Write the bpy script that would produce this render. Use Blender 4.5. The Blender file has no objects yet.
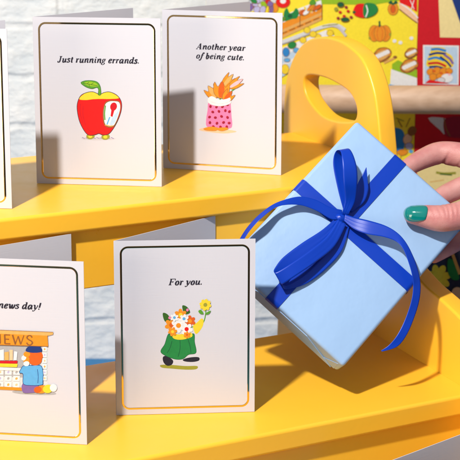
import bpy, bmesh, math, random
from mathutils import Vector, Matrix
from mathutils.bvhtree import BVHTree
random.seed(7)
scene = bpy.context.scene
C = scene.collection
V = Vector

# ------------------------------------------------------------------ camera model (also used to survey points of the photograph)
FPX, PX, PY = 1305.0, 215.0, 119.0
PITCH = math.atan(244/1305.0); YAW = math.radians(24.5)
EYE = V((0, 0, .73))
FW = V((math.sin(YAW)*math.cos(PITCH), math.cos(YAW)*math.cos(PITCH), -math.sin(PITCH)))
RT = V((math.cos(YAW), -math.sin(YAW), 0)); UP = RT.cross(FW)
FH = V((math.sin(YAW), math.cos(YAW), 0))          # horizontal forward
def ray(x, y): return FW + RT*((x-PX)/FPX) - UP*((y-PY)/FPX)
def on_plane(x, y, p, n):
    r = ray(x, y); return EYE + r*((p-EYE).dot(n)/r.dot(n))
def on_z(x, y, z): return on_plane(x, y, V((0, 0, z)), V((0, 0, 1)))
def proj(P):
    d = P-EYE; f = d.dot(FW); return PX+FPX*d.dot(RT)/f, PY-FPX*d.dot(UP)/f

# ------------------------------------------------------------------ materials
def mat(name, col, rough=.5, metal=0, spec=.5, coat=0, sheen=0, noise=None, bump=None, sss=0, emit=None):
    m = bpy.data.materials.new(name); m.use_nodes = True
    nt = m.node_tree; b = nt.nodes['Principled BSDF']
    b.inputs['Base Color'].default_value = (*col, 1); b.inputs['Roughness'].default_value = rough
    b.inputs['Metallic'].default_value = metal; b.inputs['Specular IOR Level'].default_value = spec
    b.inputs['Coat Weight'].default_value = coat; b.inputs['Sheen Weight'].default_value = sheen
    if sss:
        b.inputs['Subsurface Weight'].default_value = sss
        b.inputs['Subsurface Radius'].default_value = (.006, .0022, .0012); b.inputs['Subsurface Scale'].default_value = 1
    tc = nt.nodes.new('ShaderNodeTexCoord')
    if noise:                                    # (scale, amount, colour2)
        n = nt.nodes.new('ShaderNodeTexNoise'); n.inputs['Scale'].default_value = noise[0]; n.inputs['Detail'].default_value = 6
        nt.links.new(tc.outputs['Object'], n.inputs['Vector'])
        r = nt.nodes.new('ShaderNodeValToRGB'); r.color_ramp.elements[0].position = .5-noise[1]; r.color_ramp.elements[1].position = .5+noise[1]
        r.color_ramp.elements[0].color = (*col, 1); r.color_ramp.elements[1].color = (*noise[2], 1)
        nt.links.new(n.outputs['Fac'], r.inputs['Fac']); nt.links.new(r.outputs['Color'], b.inputs['Base Color'])
    if bump:                                     # (scale, strength, distance)
        n = nt.nodes.new('ShaderNodeTexNoise'); n.inputs['Scale'].default_value = bump[0]; n.inputs['Detail'].default_value = 4
        nt.links.new(tc.outputs['Object'], n.inputs['Vector'])
        u = nt.nodes.new('ShaderNodeBump'); u.inputs['Strength'].default_value = bump[1]; u.inputs['Distance'].default_value = bump[2]
        nt.links.new(n.outputs['Fac'], u.inputs['Height']); nt.links.new(u.outputs['Normal'], b.inputs['Normal'])
    return m
M = {}
YEL = (.89, .47, .028)
M['yellow'] = mat('yellow_paint', YEL, .33, noise=(9, .25, (.90, .485, .032)), bump=(260, .12, .0006))
def scuff(m):
    nt = m.node_tree; b = nt.nodes['Principled BSDF']; tc = nt.nodes.new('ShaderNodeTexCoord'); n = nt.nodes.new('ShaderNodeTexNoise')
    n.inputs['Scale'].default_value = 16; n.inputs['Detail'].default_value = 8; n.inputs['Roughness'].default_value = .7
    r = nt.nodes.new('ShaderNodeMapRange'); r.inputs['From Min'].default_value = .3; r.inputs['From Max'].default_value = .7; r.inputs['To Min'].default_value = .26; r.inputs['To Max'].default_value = .44
    nt.links.new(tc.outputs['Object'], n.inputs['Vector']); nt.links.new(n.outputs['Fac'], r.inputs['Value']); nt.links.new(r.outputs['Result'], b.inputs['Roughness'])
scuff(M['yellow'])
M['gold'] = mat('gold_foil', (.83, .60, .26), .08, 1, bump=(350, .05, .0001))
M['floor'] = mat('floor_blue', (.012, .17, .42), .5, noise=(30, .2, (.015, .2, .46)))
M['ribbon'] = mat('satin_ribbon', (.0005, .036, .39), .38, spec=.35)
M['nail'] = mat('nail_lacquer', (.0, .17, .15), .12, coat=1)
M['sleeve'] = mat('navy_knit', (.012, .014, .05), .85, bump=(500, .5, .001))
M['wood'] = mat('pale_wood', (.66, .44, .29), .5)
def plain(n, c, r=.7):
    c = tuple(x*.90 for x in c); M[n] = mat('print_'+n, c, r, spec=.2, noise=(420, .25, tuple(x*.88 for x in c)))
for n, c in dict(ink=(.022, .02, .035), red=(.78, .012, .012), crimson=(.62, .01, .02), yellow_ink=(.9, .66, .04), pageyellow=(.97, .78, .04), lime=(.30, .52, .02),
                 leaf=(.10, .33, .03), leafdark=(.04, .13, .02), green=(.02, .24, .06), deepgreen=(.012, .11, .045), orange=(.84, .29, .02), rust=(.72, .12, .015), tan=(.76, .42, .12),
                 brown=(.28, .11, .03), white=(.84, .84, .84), paleblue=(.52, .68, .84), sky=(.12, .42, .78), blue=(.03, .24, .62), navy=(.012, .04, .2), cream=(.88, .72, .33),
                 pink=(.86, .22, .44), darkred=(.33, .015, .04), grey=(.42, .42, .44), shade=(.60, .56, .60), purple=(.22, .13, .38), olive=(.34, .33, .04), peach=(.9, .56, .34),
                 lilac=(.5, .48, .75), lightgrey=(.68, .7, .72), softpink=(.9, .5, .55)).items(): plain(n, c)

def card_paper():
    m = mat('card_paper', (.56, .555, .61), .62, spec=.25); nt = m.node_tree; b = nt.nodes['Principled BSDF']
    tc = nt.nodes.new('ShaderNodeTexCoord'); bumps = []
    mx = nt.nodes.new('ShaderNodeMath'); mx.operation = 'ADD'
    for i, sc in enumerate(((1900, 1900, 90), (60, 60, 1900))):       # laid texture: fine horizontal and vertical threads
        mp = nt.nodes.new('ShaderNodeMapping'); mp.inputs['Scale'].default_value = sc
        n = nt.nodes.new('ShaderNodeTexNoise'); n.inputs['Scale'].default_value = 1; n.inputs['Detail'].default_value = 1
        nt.links.new(tc.outputs['Object'], mp.inputs['Vector']); nt.links.new(mp.outputs['Vector'], n.inputs['Vector']); nt.links.new(n.outputs['Fac'], mx.inputs[i])
    u = nt.nodes.new('ShaderNodeBump'); u.inputs['Strength'].default_value = .16; u.inputs['Distance'].default_value = .0002
    nt.links.new(mx.outputs[0], u.inputs['Height']); nt.links.new(u.outputs['Normal'], b.inputs['Normal'])
    return m
M['card'] = card_paper()
def gift_paper():
    m = mat('gift_paper', (.275, .43, .665), .40, noise=(14, .3, (.29, .445, .68)), bump=(38, .22, .0035)); return m
M['gift'] = gift_paper()
def skin():
    m = mat('skin', (.72, .37, .29), .45, spec=.4, sss=.3); nt = m.node_tree; b = nt.nodes['Principled BSDF']
    tc = nt.nodes.new('ShaderNodeTexCoord')
    n = nt.nodes.new('ShaderNodeTexNoise'); n.inputs['Scale'].default_value = 55; n.inputs['Detail'].default_value = 5
    r = nt.nodes.new('ShaderNodeValToRGB'); r.color_ramp.elements[0].position = .35; r.color_ramp.elements[1].position = .66
    r.color_ramp.elements[0].color = (.47, .175, .17, 1); r.color_ramp.elements[1].color = (.57, .285, .26, 1)
    nt.links.new(tc.outputs['Object'], n.inputs['Vector']); nt.links.new(n.outputs['Fac'], r.inputs['Fac']); nt.links.new(r.outputs['Color'], b.inputs['Base Color'])
    v = nt.nodes.new('ShaderNodeTexVoronoi'); v.inputs['Scale'].default_value = 1300; v.feature = 'DISTANCE_TO_EDGE'
    w = nt.nodes.new('ShaderNodeTexNoise'); w.inputs['Scale'].default_value = 240; w.inputs['Detail'].default_value = 3
    a = nt.nodes.new('ShaderNodeMath'); a.operation = 'ADD'
    nt.links.new(tc.outputs['Object'], v.inputs['Vector']); nt.links.new(tc.outputs['Object'], w.inputs['Vector'])
    nt.links.new(v.outputs['Distance'], a.inputs[0]); nt.links.new(w.outputs['Fac'], a.inputs[1])
    u = nt.nodes.new('ShaderNodeBump'); u.inputs['Strength'].default_value = .3; u.inputs['Distance'].default_value = .0006
    nt.links.new(a.outputs[0], u.inputs['Height']); nt.links.new(u.outputs['Normal'], b.inputs['Normal'])
    return m
M['skin'] = skin()
def brick():
    m = mat('painted_brick', (.72, .75, .78), .6); nt = m.node_tree; b = nt.nodes['Principled BSDF']
    tc = nt.nodes.new('ShaderNodeTexCoord'); sp = nt.nodes.new('ShaderNodeSeparateXYZ'); cb = nt.nodes.new('ShaderNodeCombineXYZ')
    n0 = nt.nodes.new('ShaderNodeTexNoise'); n0.inputs['Scale'].default_value = 9; n0.inputs['Detail'].default_value = 3
    nt.links.new(tc.outputs['Object'], n0.inputs['Vector'])
    nt.links.new(tc.outputs['Object'], sp.inputs[0])
    wob = nt.nodes.new('ShaderNodeMath'); wob.operation = 'MULTIPLY_ADD'; wob.inputs[1].default_value = .022
    nt.links.new(n0.outputs['Fac'], wob.inputs[0]); nt.links.new(sp.outputs['Z'], wob.inputs[2])
    nt.links.new(sp.outputs['X'], cb.inputs[0]); nt.links.new(wob.outputs[0], cb.inputs[1])
    bt = nt.nodes.new('ShaderNodeTexBrick'); bt.inputs['Scale'].default_value = 1; bt.inputs['Brick Width'].default_value = .225; bt.inputs['Row Height'].default_value = .075
    bt.inputs['Mortar Size'].default_value = .007; bt.inputs['Mortar Smooth'].default_value = .8
    bt.inputs['Color1'].default_value = (1, 1, 1, 1); bt.inputs['Color2'].default_value = (.8, .8, .8, 1); bt.inputs['Mortar'].default_value = (.42, .42, .42, 1)
    nt.links.new(cb.outputs[0], bt.inputs['Vector'])
    n1 = nt.nodes.new('ShaderNodeTexNoise'); n1.inputs['Scale'].default_value = 30; n1.inputs['Detail'].default_value = 7; n1.inputs['Roughness'].default_value = .6
    mp = nt.nodes.new('ShaderNodeMapping'); mp.inputs['Scale'].default_value = (.75, 1, 1.25)
    nt.links.new(tc.outputs['Object'], mp.inputs['Vector']); nt.links.new(mp.outputs['Vector'], n1.inputs['Vector'])
    ad = nt.nodes.new('ShaderNodeMath'); ad.operation = 'MULTIPLY_ADD'; ad.inputs[1].default_value = 1.9
    nt.links.new(n1.outputs['Fac'], ad.inputs[0]); nt.links.new(bt.outputs['Color'], ad.inputs[2])
    u = nt.nodes.new('ShaderNodeBump'); u.inputs['Strength'].default_value = .75; u.inputs['Distance'].default_value = .007
    nt.links.new(ad.outputs[0], u.inputs['Height']); nt.links.new(u.outputs['Normal'], b.inputs['Normal'])
    r = nt.nodes.new('ShaderNodeValToRGB'); r.color_ramp.elements[0].position = .3; r.color_ramp.elements[1].position = .65
    r.color_ramp.elements[0].color = (.66, .72, .77, 1); r.color_ramp.elements[1].color = (.86, .88, .89, 1)
    nt.links.new(n1.outputs['Fac'], r.inputs['Fac']); nt.links.new(r.outputs['Color'], b.inputs['Base Color'])
    return m
M['brick'] = brick()
def woodgrain():
    m = M['wood']; nt = m.node_tree; b = nt.nodes['Principled BSDF']; tc = nt.nodes.new('ShaderNodeTexCoord')
    mp = nt.nodes.new('ShaderNodeMapping'); mp.inputs['Rotation'].default_value = (0, 0, YAW); mp.inputs['Scale'].default_value = (4, 60, 60)
    n = nt.nodes.new('ShaderNodeTexNoise'); n.inputs['Scale'].default_value = 2.2; n.inputs['Detail'].default_value = 6
    r = nt.nodes.new('ShaderNodeValToRGB'); r.color_ramp.elements[0].position = .3; r.color_ramp.elements[1].position = .7
    r.color_ramp.elements[0].color = (.48, .31, .20, 1); r.color_ramp.elements[1].color = (.62, .43, .30, 1)
    nt.links.new(tc.outputs['Object'], mp.inputs['Vector']); nt.links.new(mp.outputs['Vector'], n.inputs['Vector'])
    nt.links.new(n.outputs['Fac'], r.inputs['Fac']); nt.links.new(r.outputs['Color'], b.inputs['Base Color'])
woodgrain()

# ------------------------------------------------------------------ helpers
def thing(name, label, cat, loc=(0, 0, 0), group=None):
    o = bpy.data.objects.new(name, None); C.objects.link(o); o.location = loc; o.empty_display_size = .02
    o['label'] = label; o['category'] = cat
    if group: o['group'] = group
    return o
def obj(name, bm, mats, parent=None, origin=None, smooth=False, bevel=None, label=None):
    """link bm (world coordinates) as one mesh object; vertices are stored relative to the parent's or given origin"""
    if not isinstance(mats, (list, tuple)): mats = [mats]
    org = V(origin) if origin is not None else V((0, 0, 0))
    p = parent; base = V((0, 0, 0))
    while p is not None: base += p.location; p = p.parent
    for v in bm.verts: v.co -= base+org
    me = bpy.data.meshes.new(name); bm.to_mesh(me); bm.free()
    for m in mats: me.materials.append(m)
    if smooth:
        for f in me.polygons: f.use_smooth = True
    o = bpy.data.objects.new(name, me); C.objects.link(o); o.location = org
    if parent is not None: o.parent = parent
    if label: o['label'] = label
    if bevel:
        b = o.modifiers.new('bevel', 'BEVEL'); b.width = bevel[0]; b.segments = bevel[1]; b.limit_method = 'ANGLE'; b.angle_limit = math.radians(40)
        b.harden_normals = True
        for f in me.polygons: f.use_smooth = True
    return o
def tag(o, label, cat, group=None):
    o['label'] = label; o['category'] = cat
    if group: o['group'] = group
    return o
def add_box(bm, x0, x1, y0, y1, z0, z1):
    vs = [bm.verts.new((x, y, z)) for x in (x0, x1) for y in (y0, y1) for z in (z0, z1)]
    for f in ((0, 1, 3, 2), (4, 6, 7, 5), (0, 4, 5, 1), (2, 3, 7, 6), (0, 2, 6, 4), (1, 5, 7, 3)): bm.faces.new([vs[i] for i in f])
def box_axes(bm, o, ax, ay, az):
    vs = [bm.verts.new(o+ax*i+ay*j+az*k) for i in (0, 1) for j in (0, 1) for k in (0, 1)]
    for f in ((0, 1, 3, 2), (4, 6, 7, 5), (0, 4, 5, 1), (2, 3, 7, 6), (0, 2, 6, 4), (1, 5, 7, 3)): bm.faces.new([vs[i] for i in f])
    bmesh.ops.recalc_face_normals(bm, faces=bm.faces)
def cr(pts, n=6, closed=False):
    """Catmull-Rom through tuples of any length"""
    out = []; N = len(pts)
    rng = N if closed else N-1
    for i in range(rng):
        g = (lambda k: pts[k % N]) if closed else (lambda k: pts[min(max(k, 0), N-1)])
        p0, p1, p2, p3 = g(i-1), g(i), g(i+1), g(i+2)
        for s in range(n):
            t = s/n
            out.append(tuple(.5*(2*b+(c-a)*t+(2*a-5*b+4*c-d)*t*t+(3*b-a-3*c+d)*t**3) for a, b, c, d in zip(p0, p1, p2, p3)))
    if not closed: out.append(tuple(pts[-1]))
    return out
def tube(bm, pts, r, seg=24, caps=True):
    rings = []
    for i, p in enumerate(pts):
        d = (pts[min(i+1, len(pts)-1)]-pts[max(i-1, 0)]).normalized()
        u = d.cross(V((0, 0, 1)));
        if u.length < 1e-4: u = V((1, 0, 0))
        u.normalize(); w = u.cross(d); rr = r[i] if isinstance(r, (list, tuple)) else r
        rings.append([bm.verts.new(p+u*(rr*math.cos(2*math.pi*k/seg))+w*(rr*math.sin(2*math.pi*k/seg))) for k in range(seg)])
    for a, b in zip(rings, rings[1:]):
        for k in range(seg): bm.faces.new((a[k], a[(k+1) % seg], b[(k+1) % seg], b[k]))
    if caps:
        bm.faces.new(rings[0][::-1]); bm.faces.new(rings[-1])
    bmesh.ops.recalc_face_normals(bm, faces=bm.faces)

# ------------------------------------------------------------------ lettering: stroke glyphs of a heavy italic book face
def dot(x, y, r): return ('d', x, y, r)
def stem(x, y0, y1): return ('s', [(x, y0), (x, y1)], 1)
def ser(x0, x1, y): return ('h', [(x0, y), (x1, y)])
def cv(*p, k=1): return ('s', cr(p, 6), k)
HK = lambda x: cv((x, .09), (x+.015, .03), (x+.06, .005), (x+.13, .07), k=.7)
BOWL = cv((.37, .33), (.29, .44), (.17, .42), (.08, .27), (.08, .11), (.15, .01), (.25, .05), (.36, .22))
NARCH = cv((.13, .27), (.22, .40), (.31, .45), (.38, .41), (.39, .31))
G = {
 'r': (.37, [stem(.12, 0, .44), ser(0, .12, .425), ser(.03, .22, .02), cv((.14, .28), (.21, .40), (.30, .44), k=.7), dot(.31, .38, .055)]),
 'n': (.53, [stem(.12, 0, .44), ser(0, .12, .425), NARCH, stem(.39, .32, .07), HK(.39)]),
 'u': (.53, [stem(.12, .44, .10), ser(0, .12, .425), cv((.12, .14), (.14, .04), (.21, .0), (.31, .06), (.38, .2)), stem(.39, .44, .07), HK(.39)]),
 'i': (.29, [stem(.13, .44, .07), ser(.01, .13, .425), HK(.13), dot(.14, .60, .065)]),
 't': (.31, [stem(.13, .60, .08), ser(0, .27, .42), HK(.13)]),
 's': (.38, [cv((.31, .36), (.22, .445), (.12, .42), (.10, .33), (.19, .25), (.28, .17), (.29, .08), (.19, .0), (.09, .015), (.04, .1), k=1.1), dot(.07, .09, .045), dot(.29, .36, .04)]),
 'e': (.41, [cv((.08, .20), (.22, .24), (.33, .33), (.28, .435), (.17, .42), (.085, .28), (.08, .13), (.15, .02), (.25, .01), (.36, .11))]),
 'a': (.53, [BOWL, stem(.38, .44, .07), HK(.38)]),
 'o': (.45, [('s', [(.22+.15*math.cos(a*math.pi/12), .22+.215*math.sin(a*math.pi/12)) for a in range(25)], 1)]),
 'd': (.53, [BOWL, stem(.38, .70, .07), ser(.27, .38, .685), HK(.38)]),
 'b': (.47, [stem(.12, .70, .08), ser(0, .12, .685), cv((.12, .28), (.22, .42), (.33, .39), (.36, .25), (.30, .06), (.2, .0), (.12, .06))]),
 'h': (.53, [stem(.12, .70, 0), ser(0, .12, .685), NARCH, stem(.39, .32, .07), HK(.39)]),
 'f': (.33, [cv((.36, .63), (.31, .70), (.24, .66), (.19, .45), (.15, .1), (.10, -.12), (.03, -.2), (-.06, -.15)), ser(.05, .33, .42), dot(.36, .62, .05), dot(-.06, -.13, .05)]),
 'g': (.45, [('s', [(.2+.12*math.cos(a*math.pi/10), .29+.14*math.sin(a*math.pi/10)) for a in range(21)], .9), cv((.13, .16), (.10, .08), (.2, .04), (.32, 0), (.34, -.1), (.2, -.2), (.04, -.15), (.05, -.05), (.14, .03), k=.8), cv((.30, .38), (.36, .43), (.41, .43), k=.7)]),
 'y': (.46, [cv((.02, .38), (.07, .44), (.12, .40), (.16, .2), (.21, .02)), cv((.40, .44), (.38, .28), (.27, .02), (.13, -.17), (.02, -.18), k=.6), dot(.02, -.15, .055), dot(.39, .40, .05)]),
 'c': (.40, [cv((.33, .34), (.27, .44), (.16, .425), (.08, .27), (.085, .1), (.16, .005), (.26, .02), (.35, .11)), dot(.31, .35, .05)]),
 'w': (.68, [cv((.02, .38), (.08, .44), (.12, .36), (.15, .12), (.21, .02), (.30, .12), (.36, .42)), cv((.36, .43), (.38, .14), (.44, .02), (.54, .1), (.62, .33), (.58, .43))]),
 'J': (.50, [stem(.31, .68, .12), ser(.16, .46, .66), cv((.31, .16), (.27, .03), (.16, -.02), (.07, .04)), dot(.09, .08, .065)]),
 'A': (.68, [('h', [(.06, .0), (.37, .68)]), ('s', [(.37, .68), (.50, 0)], 1.1), ser(.16, .46, .22), ser(0, .18, .02), ser(.38, .63, .02)]),
 'F': (.62, [stem(.17, 0, .68), ser(.03, .33, .02), ser(.03, .60, .66), ser(.17, .42, .35), ('h', [(.585, .50), (.60, .68)]), ('h', [(.40, .27), (.42, .44)])]),
 '.': (.22, [dot(.09, .055, .066)]), '!': (.3, [('s', [(.14, .70), (.12, .2)], 1), dot(.1, .055, .066)]), ' ': (.22, []),
 'N': (.74, [('h', [(.1, 0), (.1, .68)]), ('s', [(.1, .68), (.58, 0)], .9), ('h', [(.58, 0), (.58, .68)])]),
 'E': (.6, [stem(.12, 0, .68), ser(.12, .5, .66), ser(.12, .42, .35), ser(.12, .5, .02)]),
 'W': (.92, [('s', [(.04, .68), (.22, 0)], 1), ('h', [(.22, 0), (.43, .6)]), ('s', [(.43, .6), (.6, 0)], 1), ('h', [(.6, 0), (.84, .68)])]),
 'S': (.56, [cv((.46, .55), (.34, .68), (.16, .64), (.10, .5), (.22, .38), (.40, .28), (.46, .15), (.34, .01), (.16, .02), (.06, .15))]),
}
def lettering(bm, text, place, x0, size, width=None, slant=.26, track=.035, T=.155, t=.06, layer0=0, mi=0):
    """place(u, v, layer) gives a world point; u, v in metres along the text line"""
    adv = sum(G[c][0]+track for c in text)
    sx = (width/adv) if width else size
    x = 0; L = layer0
    for c in text:
        for st in G[c][1]:
            L += 1
            def put(px, py): return bm.verts.new(place(x0+(x+px)*sx+py*slant*size, py*size, L % 9))
            if st[0] == 'd':
                vs = [put(st[1]+st[3]*math.cos(a*math.pi/7), st[2]+st[3]*math.sin(a*math.pi/7)) for a in range(14)]
                f = bm.faces.new(vs); f.material_index = mi; continue
            pts = st[1]; lo = []; hi = []
            for i, p in enumerate(pts):
                a = pts[max(i-1, 0)]; b = pts[min(i+1, len(pts)-1)]; dx, dy = b[0]-a[0], b[1]-a[1]; l = math.hypot(dx, dy) or 1; dx /= l; dy /= l
                w = t if st[0] == 'h' else max(t, (t+(T-t)*abs(dy)**1.2)*st[2])
                lo.append(put(p[0]-dy*w/2, p[1]+dx*w/2)); hi.append(put(p[0]+dy*w/2, p[1]-dx*w/2))
            for i in range(len(pts)-1):
                f = bm.faces.new((lo[i], hi[i], hi[i+1], lo[i+1])); f.material_index = mi
        x += G[c][0]+track

OUTLINE = [False]
class Pic:
    """flat printed picture: polygons given as photograph points are laid on a real surface by place(px, py, layer)"""
    def __init__(self, place): self.bm = bmesh.new(); self.place = place; self.mats = []; self.L = 0
    def mi(self, m):
        if m not in self.mats: self.mats.append(m)
        return self.mats.index(m)
    def poly(self, pts, m, smooth=0):
        if smooth: pts = cr(pts, smooth, True)
        self.L += 1
        vs = [self.bm.verts.new(self.place(x, y, self.L)) for x, y in pts]
        e = [self.bm.edges.new((vs[i], vs[(i+1) % len(vs)])) for i in range(len(vs))]
        g = bmesh.ops.triangle_fill(self.bm, edges=e, use_beauty=True)
        for f in g['geom']:
            if isinstance(f, bmesh.types.BMFace): f.material_index = self.mi(m)
    def blob(self, cx, cy, rx, ry, m, ang=0, n=18, wob=0):
        a = math.radians(ang); P = []
        for k in range(n):
            th = 2*math.pi*k/n; s = 1+wob*random.uniform(-1, 1); x, y = rx*math.cos(th)*s, ry*math.sin(th)*s
            P.append((cx+x*math.cos(a)-y*math.sin(a), cy+x*math.sin(a)+y*math.cos(a)))
        self.poly(P, m)
        if OUTLINE[0] and max(rx, ry) > 2.6 and m not in ('white',): self.line(P+[P[0], P[1]], .42, 'brown', 1)
    def line(self, pts, w, m, n=5):
        p = cr(pts, n) if len(pts) > 2 else pts
        self.L += 1; lo = []; hi = []
        for i, q in enumerate(p):
            a = p[max(i-1, 0)]; b = p[min(i+1, len(p)-1)]; dx, dy = b[0]-a[0], b[1]-a[1]; l = math.hypot(dx, dy) or 1
            nx, ny = -dy/l*w/2, dx/l*w/2
            lo.append(self.bm.verts.new(self.place(q[0]+nx, q[1]+ny, self.L))); hi.append(self.bm.verts.new(self.place(q[0]-nx, q[1]-ny, self.L)))
        for i in range(len(p)-1):
            f = self.bm.faces.new((lo[i], hi[i], hi[i+1], lo[i+1])); f.material_index = self.mi(m)
    def outline(self, pts, w, m, smooth=6):
        p = cr(pts, smooth, True); self.line(p+[p[0], p[1]], w, m, 1)
    def done(self, name, parent, toward):
        bm = self.bm
        for f in bm.faces:
            f.normal_update()
            if f.normal.dot(toward) < 0: f.normal_flip()
        return obj(name, bm, [M[m] for m in self.mats], parent)

# ------------------------------------------------------------------ setting: floor, wall
bm = bmesh.new()
vs = [bm.verts.new(p) for p in ((-40, -40, 0), (40, -40, 0), (40, 40, 0), (-40, 40, 0))]; bm.faces.new(vs)
M['darkfloor'] = mat('dark_boards', (.024, .010, .006), .7, noise=(12, .25, (.030, .014, .009)))
fl = obj('floor', bm, M['darkfloor']); fl['kind'] = 'structure'
bm = bmesh.new(); add_box(bm, -1.6, 2.2, -.12, 3.0, .0005, .004); fl = obj('floor_covering', bm, M['floor']); fl['kind'] = 'structure'
WALL_F = on_z(90, 361, 0).dot(FH)
bm = bmesh.new(); add_box(bm, -3.2, 3.2, 0, .2, 0, 2.2)
wall = obj('brick_wall', bm, M['brick']); wall.location = FH*WALL_F; wall.rotation_euler = (0, 0, -YAW)
tag(wall, 'white painted brick wall behind the yellow stand', 'wall')

# ------------------------------------------------------------------ yellow step stand
Z1, Z2, Z3 = .4755, .317, .1585
XR, XL = .605, -.02
TIERS = ((Z1, .932, 1.142), (Z2, .822, 1.012), (Z3, .712, .902))
stand = thing('step_stand', 'yellow stepped display stand with arched side panel and hand hole', 'stand', (.3, .95, 0))
for z, y0, y1 in TIERS:
    bm = bmesh.new(); add_box(bm, XL-.002, XR+.002, y0, y1, z-.0175, z)
    obj('tread', bm, M['yellow'], stand, bevel=(.0028, 4))
    bm = bmesh.new(); add_box(bm, XL-.002, XR+.002, y0+.007, y0+.021, z-.066, z-.0165)
    obj('apron', bm, M['yellow'], stand, bevel=(.0012, 2))
PROFILE = [(1.20, 0), (1.172, .22), (1.163, .40), (1.16, .472), (1.159, .506), (1.153, .532), (1.137, .555), (1.116, .570), (1.09, .5775), (1.064, .5795), (1.037, .577), (1.008, .567), (.990, .547), (.980, .525),
           (.972, .49), (.966, .462), (.955, .43), (.935, .403), (.902, .388), (.871, .381), (.844, .374), (.815, .362), (.795, .343), (.783, .31), (.772, .27), (.75, .246), (.70, .23), (.65, .215), (.62, .19), (.60, .14), (.585, 0)]
HOLE = [(1.117, .530), (1.113, .536), (1.101, .539), (1.077, .540), (1.054, .538), (1.033, .534), (1.022, .528), (1.016, .520), (1.017, .511), (1.027, .506), (1.054, .502), (1.080, .503), (1.102, .511), (1.114, .520)]
def side_panel(x0, x1):
    bm = bmesh.new()
    out = cr(PROFILE[1:-1], 4); out = [PROFILE[0]]+out+[PROFILE[-1]]
    hol = cr(HOLE, 4, True)
    rings = {}
    R = .0022; NB = 4
    def inset(poly, d):                        # polygon normals, moved inward by d
        n = len(poly); area = sum(poly[i][0]*poly[(i+1) % n][1]-poly[(i+1) % n][0]*poly[i][1] for i in range(n)); sg = 1 if area > 0 else -1
        q = []
        for i in range(n):
            a, b = poly[i-1], poly[(i+1) % n]; dx, dy = b[0]-a[0], b[1]-a[1]; l = math.hypot(dx, dy)
            q.append((poly[i][0]-sg*dy/l*d, poly[i][1]+sg*dx/l*d))
        return q
    def loops(poly, sgn):
        L = []
        for s in range(NB+1):
            th = s/NB*math.pi/2; d = R*(1-math.sin(th)); x = x0+R*(1-math.cos(th))
            L.append([bm.verts.new((x, *p)) for p in inset(poly, d*sgn)])
        for s in range(NB, -1, -1):
            th = s/NB*math.pi/2; d = R*(1-math.sin(th)); x = x1-R*(1-math.cos(th))
            L.append([bm.verts.new((x, *p)) for p in inset(poly, d*sgn)])
        for a, b in zip(L, L[1:]):
            n = len(a)
            for k in range(n):
                f = bm.faces.new((a[k], a[(k+1) % n], b[(k+1) % n], b[k])); f.smooth = True
        return L
    A = loops(out, 1); H = loops(hol, -1)
    for i in (0, -1):
        ed = []
        for ring in (A[i], H[i]):
            for k in range(len(ring)): ed.append(bm.edges.get((ring[k], ring[(k+1) % len(ring)])))
        bmesh.ops.triangle_fill(bm, edges=ed, use_beauty=True)
    bmesh.ops.recalc_face_normals(bm, faces=bm.faces)
    return bm
for x0, x1 in ((XR, XR+.0175), (XL-.0175, XL)):
    obj('side_panel', side_panel(x0, x1), M['yellow'], stand)

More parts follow.
